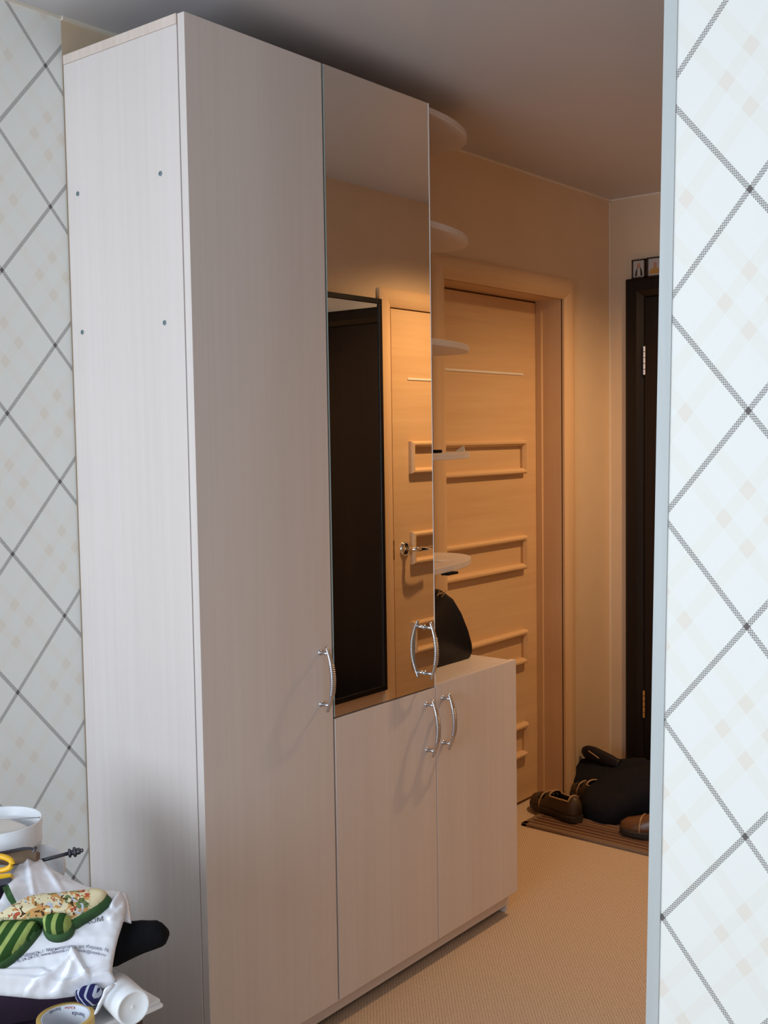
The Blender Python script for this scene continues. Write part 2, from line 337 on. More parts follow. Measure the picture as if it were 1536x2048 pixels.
# ------------------------------------------------------------------ inner doors
def casing_profile(bm, p0, p1, across, out, width, depth):
    """A rounded casing board from p0 to p1; across = direction towards the opening's outside, out = out of the wall."""
    p0, p1, across, out = map(Vector, (p0, p1, across, out)); sec = []
    for i in range(9):
        t_ = i / 8; sec.append((t_ * width, depth * (0.45 + 0.55 * math.sin(PI * (0.08 + 0.84 * t_)) ** 0.7)))
    ring = [(0, 0)] + sec + [(width, 0)]
    return p0, p1, across, out, ring
def loft2(bm, a, b):
    va = [bm.verts.new(p) for p in a]; vb = [bm.verts.new(p) for p in b]; n = len(va)
    for i in range(n): bm.faces.new((va[i], va[(i + 1) % n], vb[(i + 1) % n], vb[i]))
    bm.faces.new(va[::-1]); bm.faces.new(vb)
def casing(parent, mat, x, sx, ya, yb, zt, wd, dp, prof=None):
    """Three casing boards with mitred corners round an opening in the plane x; sx = which way is out."""
    prof = prof or [(i / 8 * wd, dp * (0.35 + 0.65 * math.sin(PI * (0.06 + 0.80 * i / 8)) ** 0.8)) for i in range(9)]
    ring = [(0, 0)] + prof + [(wd, 0)]
    def P(y, z, o): return Vector((x + sx * o, y, z))
    bm = bmesh.new(); loft2(bm, [P(ya - c, 0, o) for c, o in ring], [P(ya - c, zt + c, o) for c, o in ring]); obj('casing', bm, mat, parent, smooth=False)
    bm = bmesh.new(); loft2(bm, [P(yb + c, 0, o) for c, o in ring], [P(yb + c, zt + c, o) for c, o in ring]); obj('casing', bm, mat, parent)
    bm = bmesh.new(); loft2(bm, [P(ya - c, zt + c, o) for c, o in ring], [P(yb + c, zt + c, o) for c, o in ring]); obj('casing', bm, 'beech' if mat == 'beech_v' else mat, parent)
def moulding(bm, x, sx, y0, y1, z0, z1, wd=0.024, dp=0.024):
    prof = [(0, 0), (0.001, dp * 0.6), (wd * 0.3, dp), (wd * 0.6, dp), (wd, dp * 0.45), (wd, 0)]
    cs = [(y0, z0, 1, 1), (y1, z0, -1, 1), (y1, z1, -1, -1), (y0, z1, 1, -1)]
    rings = [[bm.verts.new((x + sx * o, cy + ay * c, cz + az * c)) for c, o in prof] for cy, cz, ay, az in cs]
    for i in range(4):
        a, b = rings[i], rings[(i + 1) % 4]
        for k in range(len(prof) - 1): bm.faces.new((a[k], a[k + 1], b[k + 1], b[k]))
def inner_door(name, label, x, sx, ya, yb, zt, xs, hand):
    """x: wall face, xs: face of the slab."""
    t = thing(name, (x, (ya + yb) / 2, 0), label, kind='structure')
    obj('slab', bx(min(xs, xs - sx * 0.04), max(xs, xs - sx * 0.04), ya + 0.003, yb - 0.003, 0.012, zt - 0.006), 'beech', t, bevel=0.002)
    for z1, z0 in ((1.478, 1.342), (1.097, 0.960), (0.716, 0.578), (0.336, 0.198)):
        bm = bmesh.new(); moulding(bm, xs, sx, ya + 0.11, yb - 0.11, z0, z1); obj('moulding', bm, 'beech', t)
    obj('inlay_strip', bx(min(xs, xs + sx * 0.003), max(xs, xs + sx * 0.003), ya + 0.11, yb - 0.11, 1.734, 1.742), 'paper', t)
    return t
d1 = inner_door('door_1', 'beech veneer inner door with raised rectangular mouldings, set back in the cabinet wall', XW, 1, D1A, D1B, D1Z, XW - 0.112, 1)
casing(d1, 'beech_v', XW, 1, D1A, D1B, D1Z, 0.078, 0.026)
for ya, yb, nm in ((D1A - 0.012, D1A, 'jamb'), (D1B, D1B + 0.012, 'jamb')): obj(nm, bx(XW - 0.19, XW + 0.004, ya, yb, 0, D1Z + 0.012), 'beech_v', d1)
obj('jamb', bx(XW - 0.19, XW + 0.004, D1A, D1B, D1Z, D1Z + 0.012), 'beech', d1)
for ya, yb in ((D1A, D1A + 0.012), (D1B - 0.012, D1B)): obj('door_stop', bx(XW - 0.111, XW - 0.085, ya, yb, 0, D1Z), 'beech_v', d1)
d2 = inner_door('door_2', 'beech veneer inner door with lever handle on the wall facing the mirror', XH, -1, D2A, D2B, D2Z, XH - 0.012, -1)
casing(d2, 'beech_v', XH, -1, D2A, D2B, D2Z, 0.072, 0.022)
bm = bmesh.new(); hy, hz = 2.045, 1.03; xs = XH - 0.012
lathe(bm, (xs, hy, hz), (-1, 0, 0), [(0.0, 0.014), (0.020, 0.014), (0.029, 0.008), (0.031, 0.0)], 24)
tube(bm, [(xs - 0.01, hy, hz), (xs - 0.05, hy, hz), (xs - 0.064, hy + 0.008, hz), (xs - 0.068, hy + 0.03, hz), (xs - 0.066, hy + 0.07, hz - 0.004), (xs - 0.060, hy + 0.125, hz - 0.004)], [0.010, 0.010, 0.011, 0.010, 0.0075, 0.006], 12)
obj('lever_handle', bm, 'chrome', d2, smooth=True)
obj('latch_plate', bx(xs - 0.002, xs + 0.01, D2A - 0.003, D2A + 0.003, 0.99, 1.07), 'brass', d2)

# entrance door on the end wall
d3 = thing('door_3', (0.2, YE, 0), 'near-black entrance door with black casing on the end wall', kind='structure')
EX0, EX1, EZ = -0.340, 0.745, 2.142
def ecas(bm, a, b): loft2(bm, a, b)
ep = [(0, 0), (0, 0.020), (0.010, 0.024), (0.050, 0.024), (0.060, 0.016), (0.074, 0.006), (0.080, 0.0)]
def EP(x, z, o): return Vector((x, YE - o, z))
bm = bmesh.new(); loft2(bm, [EP(EX0 + c, 0, o) for c, o in ep], [EP(EX0 + c, EZ - c, o) for c, o in ep]); obj('casing', bm, 'wenge', d3)
bm = bmesh.new(); loft2(bm, [EP(EX1 - c, 0, o) for c, o in ep], [EP(EX1 - c, EZ - c, o) for c, o in ep]); obj('casing', bm, 'wenge', d3)
bm = bmesh.new(); loft2(bm, [EP(EX0 + c, EZ - c, o) for c, o in ep], [EP(EX1 - c, EZ - c, o) for c, o in ep]); obj('casing', bm, 'wenge', d3)
obj('slab', bx(EX0 + 0.079, EX1 - 0.079, YE - 0.008, YE + 0.03, 0.01, EZ - 0.079), 'wenge', d3, bevel=0.003)
for z in (1.80, 0.345):
    bm = bmesh.new()
    for i in range(5): lathe(bm, (EX0 + 0.083, YE - 0.016, z - 0.06 + i * 0.024), (0, 0, 1), [(0, 0), (0.0065, 0.001), (0.0065, 0.0225), (0, 0.0235)], 12)
    obj('hinge', bm, 'steel' if z > 1 else 'brass', d3, smooth=False)

bm = bmesh.new(); hx = EX1 - 0.15
box(bm, hx - 0.018, hx + 0.018, YE - 0.014, YE - 0.008, 0.93, 1.13)
tube(bm, [(hx, YE - 0.012, 1.05), (hx, YE - 0.055, 1.05), (hx - 0.012, YE - 0.062, 1.05), (hx - 0.12, YE - 0.060, 1.05)], [0.009, 0.009, 0.009, 0.007], 12)
obj('lever_handle', bm, 'chrome', d3)
# ------------------------------------------------------------------ cabinet handles
def handle_bm(y0, zc, x0=0.0):
    bm = bmesh.new(); n = 32; hl = 0.080
    def bow(t): return Vector((x0 + 0.021 + 0.020 * (1 - (2 * t - 1) ** 2), y0, zc - hl + 2 * hl * t))
    tube(bm, [bow(i / n) for i in range(n + 1)], [0.0046 + 0.0034 * math.sin(PI * i / n) for i in range(n + 1)], 12, flat=0.65, up=(1, 0, 0))
    for s in (-1, 1):
        tube(bm, [(x0, y0, zc + s * 0.064), (x0 + 0.030, y0, zc + s * 0.064)], 0.0046, 12)
        lathe(bm, (x0, y0, zc + s * 0.064), (1, 0, 0), [(0.0075, 0), (0.0075, 0.002), (0.0046, 0.004)], 12)
    for i in range(15):
        t = 0.28 + 0.44 * i / 14
        p = bow(t); d = (bow(t + 0.01) - bow(t - 0.01)).normalized()
        tube(bm, [p - d * 0.0014, p + d * 0.0014], 0.0088, 12, flat=0.68, up=(1, 0, 0))
    return bm

# ------------------------------------------------------------------ the furniture
G = 0.0015; XB = -0.0208             # door thickness incl. gap: carcass front at XB
TH = 0.016
def carcass(t, y0, y1, z1, mat='oak', cap=True, z0=ZB):
    obj('side_panel', bx(XW + 0.004, XB - 0.002, y0, y0 + TH, z0, z1 - (0.022 if cap else 0)), mat, t, bevel=0.0008, seg=1)
    obj('side_panel', bx(XW + 0.004, XB - 0.002, y1 - TH, y1, ZB, z1 - (0.022 if cap else 0)), mat, t, bevel=0.0008, seg=1)
    obj('bottom_panel', bx(XW + 0.004, XB - 0.002, y0 + TH, y1 - TH, ZB, ZB + TH), 'oak_h', t)
    obj('back_panel', bx(XW + 0.002, XW + 0.005, y0 + TH, y1 - TH, ZB, z1 - 0.03), 'paper', t)
def door(t, y0, y1, z0, z1, mat='oak'):
    return obj('door', bx(XB, 0.0, y0 + G, y1 - G, z0 + G, z1 - G), mat, t, bevel=0.0010, seg=2)
def plinth(t, y0, y1):
    obj('plinth', bx(-0.046, -0.030, y0, y1, 0.024, ZB), 'oak_h', t)
    for y in (y0 + 0.06, y1 - 0.06): obj('foot', bx(-0.13, -0.09, y - 0.02, y + 0.02, 0, ZB), 'black', t)

wd = thing('tall_cabinet', (-0.2, 0.21, 0), 'tall bleached oak cabinet with one full-height door and bare side panel', 'cabinet')
carcass(wd, 0.0, A_ - 0.003, H, z0=0.0)
obj('top_panel', bx(XW + 0.004, XB - 0.002, -0.001, A_ - 0.003, H - 0.0215, H), 'oak_edge', wd, bevel=0.0008, seg=1)
dr = door(wd, 0.0, A_ - 0.0045, ZB, H)
obj('handle', handle_bm(0.388, 0.909), 'steel', dr, smooth=True)
plinth(wd, TH, A_)
for yx, z in ((XW + 0.0436, 2.0732), (-0.0864, 2.0732), (XW + 0.0436, 1.7537), (-0.0864, 1.7537)):
    bm = bmesh.new(); lathe(bm, (yx, 0.001, z), (0, -1, 0), [(0.0055, 0), (0.0055, 0.0022), (0.004, 0.003), (0.0025, 0.003), (0.002, 0.0015), (0, 0.0015)], 16)
    obj('screw_cap', bm, 'cap', wd)

mc = thing('mirror_cabinet', (-0.2, 0.65, 0), 'tall bleached oak cabinet with mirror door and rounded end shelves', 'cabinet')
carcass(mc, A_, B_ - 0.001, H)
obj('top_panel', bx(XW + 0.004, XB - 0.002, A_, B_ - 0.001, H - 0.0215, H), 'oak_edge', mc)
dm = obj('mirror_door', bx(XB, -0.004, A_ + G, B_ - G, ZM + G, H - G), 'oak_edge', mc)
obj('mirror', bx(-0.004, 0.0, A_ + 0.0012, B_ - 0.0012, ZM + G, H - G), 'mirror', dm)
obj('edge_strip', bx(-0.0045, 0.0006, B_ - 0.0036, B_ - 0.0004, ZM + G, H - G), 'plastic', dm)
obj('edge_strip', bx(-0.0045, 0.0003, A_ + 0.0002, A_ + 0.0014, ZM + G, H - G), 'glass_edge', dm)
obj('handle', handle_bm(0.815, 0.9105, 0.0), 'steel', dm, smooth=True)
dl = door(mc, A_, B_, ZB, ZM - 0.002)
obj('handle', handle_bm(0.820, 0.694), 'steel', dl, smooth=True)
plinth(mc, A_, B_)
def shelf_poly(cx=-0.215, rx=0.195, ry=0.405, n=28):
    pts = [(cx + rx * math.cos(PI * i / n), B_ + 0.0 + ry * math.sin(PI * i / n)) for i in range(n + 1)]
    return [(p[0], p[1]) for p in pts]
for zt in (H, 2.091, 1.769, 1.448, 1.126):
    bm = bmesh.new(); prism(bm, shelf_poly(), zt - 0.018, zt)
    obj('end_shelf', bm, 'oak_h', mc, bevel=0.0015)

lc = thing('low_cabinet', (-0.2, 1.07, 0), 'low bleached oak cabinet with one door under the rounded shelves', 'cabinet')
carcass(lc, B_ + 0.001, C_ - 0.004, ZT, cap=True)
obj('top_panel', bx(XW + 0.004, XB - 0.009, B_ + 0.001, C_ - 0.004, ZT - 0.022, ZT - 0.004), 'oak_h', lc, bevel=0.001)
dq = door(lc, B_, C_, ZB, ZT)
obj('handle', handle_bm(0.8975, 0.697), 'steel', dq, smooth=True)
plinth(lc, B_, C_ - 0.006)
obj('plinth_return', bx(XW + 0.004, -0.034, C_ - 0.020, C_ - 0.004, 0.0, ZB), 'oak', lc)

# ------------------------------------------------------------------ framed mirror on the hall wall (seen only in the cabinet mirror)
fm = thing('wall_mirror', (XH, 1.55, 0.45), 'tall wall mirror in a thin black frame, reflected beside the lever-handled door', 'mirror')
MY0, MY1, MZ0, MZ1, fw = 1.22, 1.898, 0.462, 2.050, 0.021
for a in ((MY0, MY1, MZ0, MZ0 + fw), (MY0, MY1, MZ1 - fw, MZ1), (MY0, MY0 + fw, MZ0 + fw, MZ1 - fw), (MY1 - fw, MY1, MZ0 + fw, MZ1 - fw)):
    obj('frame_bar', bx(XH - 0.030, XH - 0.002, *a), 'wenge', fm, bevel=0.002)
obj('glass', bx(XH - 0.024, XH - 0.006, MY0 + fw, MY1 - fw, MZ0 + fw, MZ1 - fw), 'mirror', fm)

# ------------------------------------------------------------------ hall ceiling lamp (hidden by the right wall, lights the hall)
LP = Vector((0.45, 2.15, 2.37))
cl = thing('ceiling_lamp', (LP.x, LP.y, ZC), 'small round opal glass ceiling lamp in the hall', 'lamp')
bm = bmesh.new(); lathe(bm, (LP.x, LP.y, ZC), (0, 0, -1), [(0.0, 0.0), (0.06, 0.0), (0.06, 0.018), (0.012, 0.03), (0.012, 0.07), (0, 0.07)], 24); obj('base', bm, 'chrome', cl, smooth=False)
pl = bpy.data.lights.new('hall_lamp_offscreen', 'SPOT'); pl.energy = 88; pl.color = (1.0, 0.60, 0.285); pl.shadow_soft_size = 0.03
pl.spot_size = math.radians(152); pl.spot_blend = 1.0          # the shaded lamp throws its light downwards
po = bpy.data.objects.new('hall_lamp_offscreen', pl); COL.objects.link(po); po.location = LP; po.parent = cl; po.matrix_parent_inverse = PW[cl.name].inverted()
bm = bmesh.new(); lathe(bm, (LP.x, LP.y, LP.z + 0.085), (0, 0, -1), [(0.035, 0), (0.06, 0.006), (0.062, 0.012), (0.04, 0.012)], 24); obj('shade', bm, 'chrome', cl, smooth=True)
bm = bmesh.new(); bmesh.ops.create_uvsphere(bm, u_segments=20, v_segments=12, radius=0.028, matrix=Matrix.Translation((LP.x, LP.y, LP.z + 0.062))); obj('bulb_glass', bm, 'shade', cl, smooth=True)

# ------------------------------------------------------------------ icons on the black casing
def icon(x0, x1, z0, z1, kind, label, yaw):
    xc = (x0 + x1) / 2; t = thing('framed_icon', (xc, YE - 0.014, z0), label, 'icon', 'small icons on the black door casing')
    y0, y1 = YE - 0.020, YE - 0.008; f = 0.0055
    bm = bmesh.new()
    for a in ((x0, x1, z0, z0 + f), (x0, x1, z1 - f, z1), (x0, x0 + f, z0, z1), (x1 - f, x1, z0, z1)): box(bm, a[0], a[1], y0, y1, a[2], a[3])
    obj('frame', bm, 'icon_frame', t)
    obj('picture', bx(x0 + f, x1 - f, y0 + 0.004, y1, z0 + f, z1 - f), 'icon_pale', t)
    yf = y0 + 0.0036
    def flat(nm, poly, mat, k=0):
        bm = bmesh.new(); a = [bm.verts.new((xc + px, yf - k * 0.0002, z0 + pz)) for px, pz in poly]; b = [bm.verts.new((v.co.x, yf + 0.0008, v.co.z)) for v in a]
        bm.faces.new(a); bm.faces.new(b[::-1])
        for i in range(len(a)): bm.faces.new((a[i], b[i], b[(i + 1) % len(a)], a[(i + 1) % len(a)]))
        obj(nm, bm, mat, t)
    def disc(cx, cz, r, rz=None, n=16): return [(cx + r * math.cos(2 * PI * i / n), cz + (rz or r) * math.sin(2 * PI * i / n)) for i in range(n)]
    if kind == 0:
        flat('robe', [(-0.018, 0.010), (-0.014, 0.030), (-0.007, 0.045), (0.008, 0.046), (0.014, 0.032), (0.018, 0.010)], 'sole')
        flat('stole', [(-0.007, 0.010), (-0.006, 0.042), (0.006, 0.043), (0.007, 0.010)], 'icon_pale', 1)
        flat('face', disc(0.0, 0.053, 0.0075, 0.010), 'icon_skin', 2)
    else:
        flat('halo', disc(0.002, 0.052, 0.020), 'icon_pale', 0)
        flat('robe', [(-0.026, 0.012), (-0.022, 0.026), (-0.010, 0.036), (0.012, 0.037), (0.022, 0.026), (0.025, 0.012)], 'icon_gold', 1)
        flat('face', disc(0.002, 0.048, 0.0085, 0.012), 'icon_skin', 2)
icon(-0.313, -0.252, EZ, 2.220, 0, 'small framed icon of a dark-robed standing figure on the black casing', 0)
icon(-0.245, -0.178, EZ, 2.222, 1, 'small framed icon of a figure in an ochre robe on the black casing', 0)

# ------------------------------------------------------------------ handbag and small things on the shelves
ZTOP = ZT - 0.004
hb = thing('handbag', (-0.2, 1.08, ZTOP), 'black leather handbag with gold script standing on the low cabinet', 'handbag')
bx_ = -0.19
prof = [(0.905, 0.0), (0.90, 0.05), (0.93, 0.13), (1.00, 0.205), (1.075, 0.232), (1.135, 0.226), (1.185, 0.196), (1.225, 0.145), (1.255, 0.085), (1.272, 0.040), (1.270, 0.018), (1.255, 0.003), (1.20, 0.0)]
dens = []
for (a, b) in zip(prof, prof[1:] + prof[:1]):
    for i in range(4): dens.append((a[0] + (b[0] - a[0]) * i / 4, a[1] + (b[1] - a[1]) * i / 4))
bm = bmesh.new(); cy, cz = 1.09, 0.095; rings = []
for k in range(9):
    u = -1 + 2 * k / 8; s = 0.86 + 0.14 * math.sqrt(max(0, 1 - u * u)); xx = bx_ + 0.055 * u
    rings.append([bm.verts.new((xx * 1 + 0.055 * 0 - 0.0 + (0.02 * -u * (zz / 0.23) ** 1.5), cy + (yy - cy) * s, ZTOP + (zz if zz < 0.002 else cz + (zz - cz) * s if zz > cz else zz * 1.0))) for yy, zz in dens])
n = len(dens)
for a, b in zip(rings, rings[1:]):
    for i in range(n): bm.faces.new((a[i], a[(i + 1) % n], b[(i + 1) % n], b[i]))
bm.faces.new(rings[0][::-1]); bm.faces.new(rings[-1])
bag_body = obj('body', bm, 'leather', hb, smooth=True)
bm = bmesh.new()
def bagp(px, py): p = onx(px, py, bx_ + 0.046); return p
for st in ([(874, 1192), (878, 1184), (879, 1181), (877, 1187), (876, 1191)], [(879, 1187), (883, 1184), (882, 1189), (886, 1185)], [(891, 1180), (890, 1186), (887, 1190), (883, 1194)], [(877, 1188), (884, 1186), (887, 1187)]):
    tube(bm, [bagp(*q) for q in st], 0.0013, 5)
obj('gold_script', bm, 'gold', hb)
bm = bmesh.new(); tube(bm, [(bx_ + 0.01, 0.98 + 0.17 * i / 16, ZTOP + 0.205 + 0.055 * math.sin(PI * i / 16) * 0.35) for i in range(17)], 0.006, 8); obj('strap', bm, 'leather', hb, smooth=True)

def on_shelf(z): return z
t = thing('paper_tag', (-0.06, 1.2, 1.448), 'small folded white paper tag on the fourth rounded shelf from the top', 'paper')
c = onx(923, 906, -0.17); c.z = 1.4485
bm = bmesh.new(); v = [bm.verts.new(c + Vector(d)) for d in ((-0.012, -0.02, 0.0), (0.006, 0.004, 0.0), (0.004, 0.008, 0.020), (-0.008, -0.010, 0.003), (0.008, 0.009, 0.001))]
bm.faces.new((v[0], v[1], v[2])); bm.faces.new((v[0], v[2], v[3])); bm.faces.new((v[1], v[4], v[2])); 
o = obj('sheet', bm, 'paper', t); md = o.modifiers.new('s', 'SOLIDIFY'); md.thickness = 0.0006
c = onx(877, 908, -0.10); c.z = 1.4485
bm = bmesh.new(); tube(bm, [c + Vector((0, -0.03, 0.005)), c + Vector((0, 0.012, 0.005)), c + Vector((0, 0.017, 0.004))], [0.005, 0.005, 0.002], 10)
tag(obj('pen', bm, 'black', smooth=True), 'black pen end lying on the fourth rounded shelf from the top', 'pen')
c = onx(884, 1119, -0.12)
bm = bmesh.new(); box(bm, c.x - 0.02, c.x + 0.02, c.y - 0.03, c.y + 0.022, 1.126, 1.1275)
tag(obj('card', bm, 'paper', bevel=0.0005), 'pale card lying on the lowest rounded shelf', 'card')
bm = bmesh.new(); c = onz(902, 1144, 1.108); prism(bm, [(c.x - 0.010, c.y - 0.035), (c.x + 0.012, c.y - 0.03), (c.x + 0.010, c.y + 0.022), (c.x - 0.012, c.y + 0.018)], 1.1015, 1.108)
o = obj('shelf_bracket', bm, 'black', mc); o['label'] = 'black bracket under the lowest shelf'

# ------------------------------------------------------------------ doormat and footwear at the entrance
rug0 = onz(1037, 1645, 0.012); rug1 = onz(1303, 1705, 0.012)
RY = 1.962
mt = thing('doormat', (0.2, 2.3, 0), 'ribbed brown striped doormat before the black entrance door', 'doormat')
obj('ribbed_pile', bx(-0.40, 0.78, RY + 0.012, YE - 0.04, 0.0, 0.010), 'mat', mt)
bm = bmesh.new()
for i in range(24):
    y = RY + 0.03 + i * 0.0295
    tube(bm, [(-0.39, y, 0.0095), (0.77, y, 0.0095)], 0.0042, 6)
o = obj('ribs', bm, 'mat', mt); o['kind'] = 'stuff'
bm = bmesh.new(); box(bm, -0.405, 0.785, RY, RY + 0.028, 0, 0.012); box(bm, -0.405, 0.785, YE - 0.06, YE - 0.032, 0, 0.012); box(bm, -0.405, -0.38, RY, YE - 0.032, 0, 0.012); box(bm, 0.76, 0.785, RY, YE - 0.032, 0, 0.012)
obj('border', bm, 'tool_brown', mt, bevel=0.003)

def shoe(name, label, heel, toe, up=Vector((0, 0, 1)), mats=('brown', 'sole', 'rim'), wmax=0.05, hh=0.075, slots=True, z0=0.014, open_=(0.10, 0.50), group=None):
    heel = Vector(heel); toe = Vector(toe); ax = (toe - heel); Ln = ax.length; ax.normalize(); sd = up.cross(ax).normalized(); up = ax.cross(sd).normalized()
    t = thing(name, tuple((heel + toe) / 2 - up * 0), label, 'shoe', group)
    def wdt(s): return wmax * interp(s, [(0, .35), (.04, .58), (.12, .70), (.3, .72), (.45, .74), (.65, .98), (.78, 1.0), (.9, .80), (.97, .48), (1, .15)])
    def hgt(s): return hh * interp(s, [(0, .75), (.05, .98), (.15, 1.0), (.35, .92), (.5, .90), (.65, .72), (.8, .55), (.92, .44), (1, .22)])
    n, mm = 30, 17
    def P(s, a, k=1.0):
        wv, hv = wdt(s) * k, hgt(s) * k; ca, sa = math.cos(a), math.sin(a)
        return heel + ax * (s * Ln) + sd * (wv * math.copysign(abs(ca) ** 0.75, ca)) + up * (0.022 + hv * abs(sa) ** 0.85)
    bm = bmesh.new(); g = [[bm.verts.new(P(i / n, PI * j / (mm - 1))) for j in range(mm)] for i in range(n + 1)]
    rimL, rimR = [], []
    for i in range(n):
        for j in range(mm - 1):
            s = (i + .5) / n; a = (j + .5) / (mm - 1)
            hole = open_[0] < s < open_[1] and abs(a - .5) < 0.26
            slot = slots and 0.52 < s < 0.72 and (i % 3 == 0) and (0.18 < a < 0.36 or 0.64 < a < 0.82)
            if hole or slot: continue
            bm.faces.new((g[i][j], g[i + 1][j], g[i + 1][j + 1], g[i][j + 1]))
    bm.faces.new(g[0]); bm.faces.new(g[n][::-1])
    o = obj('upper', bm, mats[0], t, smooth=True); md = o.modifiers.new('s', 'SOLIDIFY'); md.thickness = 0.003; md.offset = -1
    bm = bmesh.new(); st = [i / n for i in range(n + 1)]
    lo_ = []
    for zz, k in ((0.0, .96), (0.006, 1.06), (0.020, 1.10), (0.026, 1.02)):
        ring = [heel + ax * (s * Ln * 1.02 - 0.003) + sd * (wdt(s) * k) + up * zz for s in st] + [heel + ax * (s * Ln * 1.02 - 0.003) - sd * (wdt(s) * k) + up * zz for s in reversed(st)]
        lo_.append([bm.verts.new(p) for p in ring])
    m_ = len(lo_[0])
    for a, b in zip(lo_, lo_[1:]):
        for i in range(m_): bm.faces.new((a[i], a[(i + 1) % m_], b[(i + 1) % m_], b[i]))
    bm.faces.new(lo_[0][::-1]); bm.faces.new(lo_[-1]); obj('sole', bm, mats[1], t, smooth=False)
    bm = bmesh.new(); s0, s1 = open_[0] + 0.005, open_[1] + 0.005; loop = []
    for i in range(11): loop.append(P(s0 + (s1 - s0) * i / 10, PI * 0.25, 1.02))
    for i in range(1, 6): loop.append(P(s1, PI * (0.25 + 0.5 * i / 6), 1.02))
    for i in range(11): loop.append(P(s1 - (s1 - s0) * i / 10, PI * 0.75, 1.02))
    for i in range(1, 6): loop.append(P(s0, PI * (0.75 - 0.5 * i / 6), 1.02))
    tube(bm, loop, 0.0034, 6, close=True); obj('collar', bm, mats[2], t, smooth=True)
    bm = bmesh.new(); tube(bm, [P(0.66, PI * j / 12, 1.015) for j in range(13)], 0.003, 6); obj('seam', bm, mats[2], t, smooth=True)
    return t
FZ = 0.014
hl = onz(1152, 1632, FZ); te = onz(1056, 1588, FZ)
hl.z = te.z = FZ
shoe('shoe', 'brown slotted leather shoe with pale collar at the edge of the doormat', (-0.225, 2.085, FZ), (-0.475, 2.175, FZ))
shoe('shoe', 'dark brown slotted shoe half under the black jacket', (-0.17, 2.27, FZ), (-0.42, 2.40, FZ), slots=True)
shoe('shoe', 'reddish brown laced shoe lying before the black jacket', (0.20, 2.13, FZ), (-0.055, 2.10, FZ), mats=('rust', 'sole', 'rim'), slots=False, wmax=0.048)

# ------------------------------------------------------------------ soft things: outline + depth -> padded mesh
def inside(p, poly):
    x, y = p; c = False; n = len(poly)
    for i in range(n):
        x1, y1 = poly[i]; x2, y2 = poly[i - 1]
        if (y1 > y) != (y2 > y) and x < (x2 - x1) * (y - y1) / (y2 - y1) + x1: c = not c
    return c
def bdist(p, poly):
    best = 1e9; px, py = p
    for i in range(len(poly)):
        x1, y1 = poly[i - 1]; x2, y2 = poly[i]; dx, dy = x2 - x1, y2 - y1; L2 = dx * dx + dy * dy or 1e-9
        t_ = max(0, min(1, ((px - x1) * dx + (py - y1) * dy) / L2)); best = min(best, math.hypot(px - x1 - t_ * dx, py - y1 - t_ * dy))
    return best
def smooth_poly(poly, it=2):
    for _ in range(it):
        out = []
        for i in range(len(poly)):
            a, b = poly[i], poly[(i + 1) % len(poly)]
            out += [(a[0] * .75 + b[0] * .25, a[1] * .75 + b[1] * .25), (a[0] * .25 + b[0] * .75, a[1] * .25 + b[1] * .75)]
        poly = out
    return poly
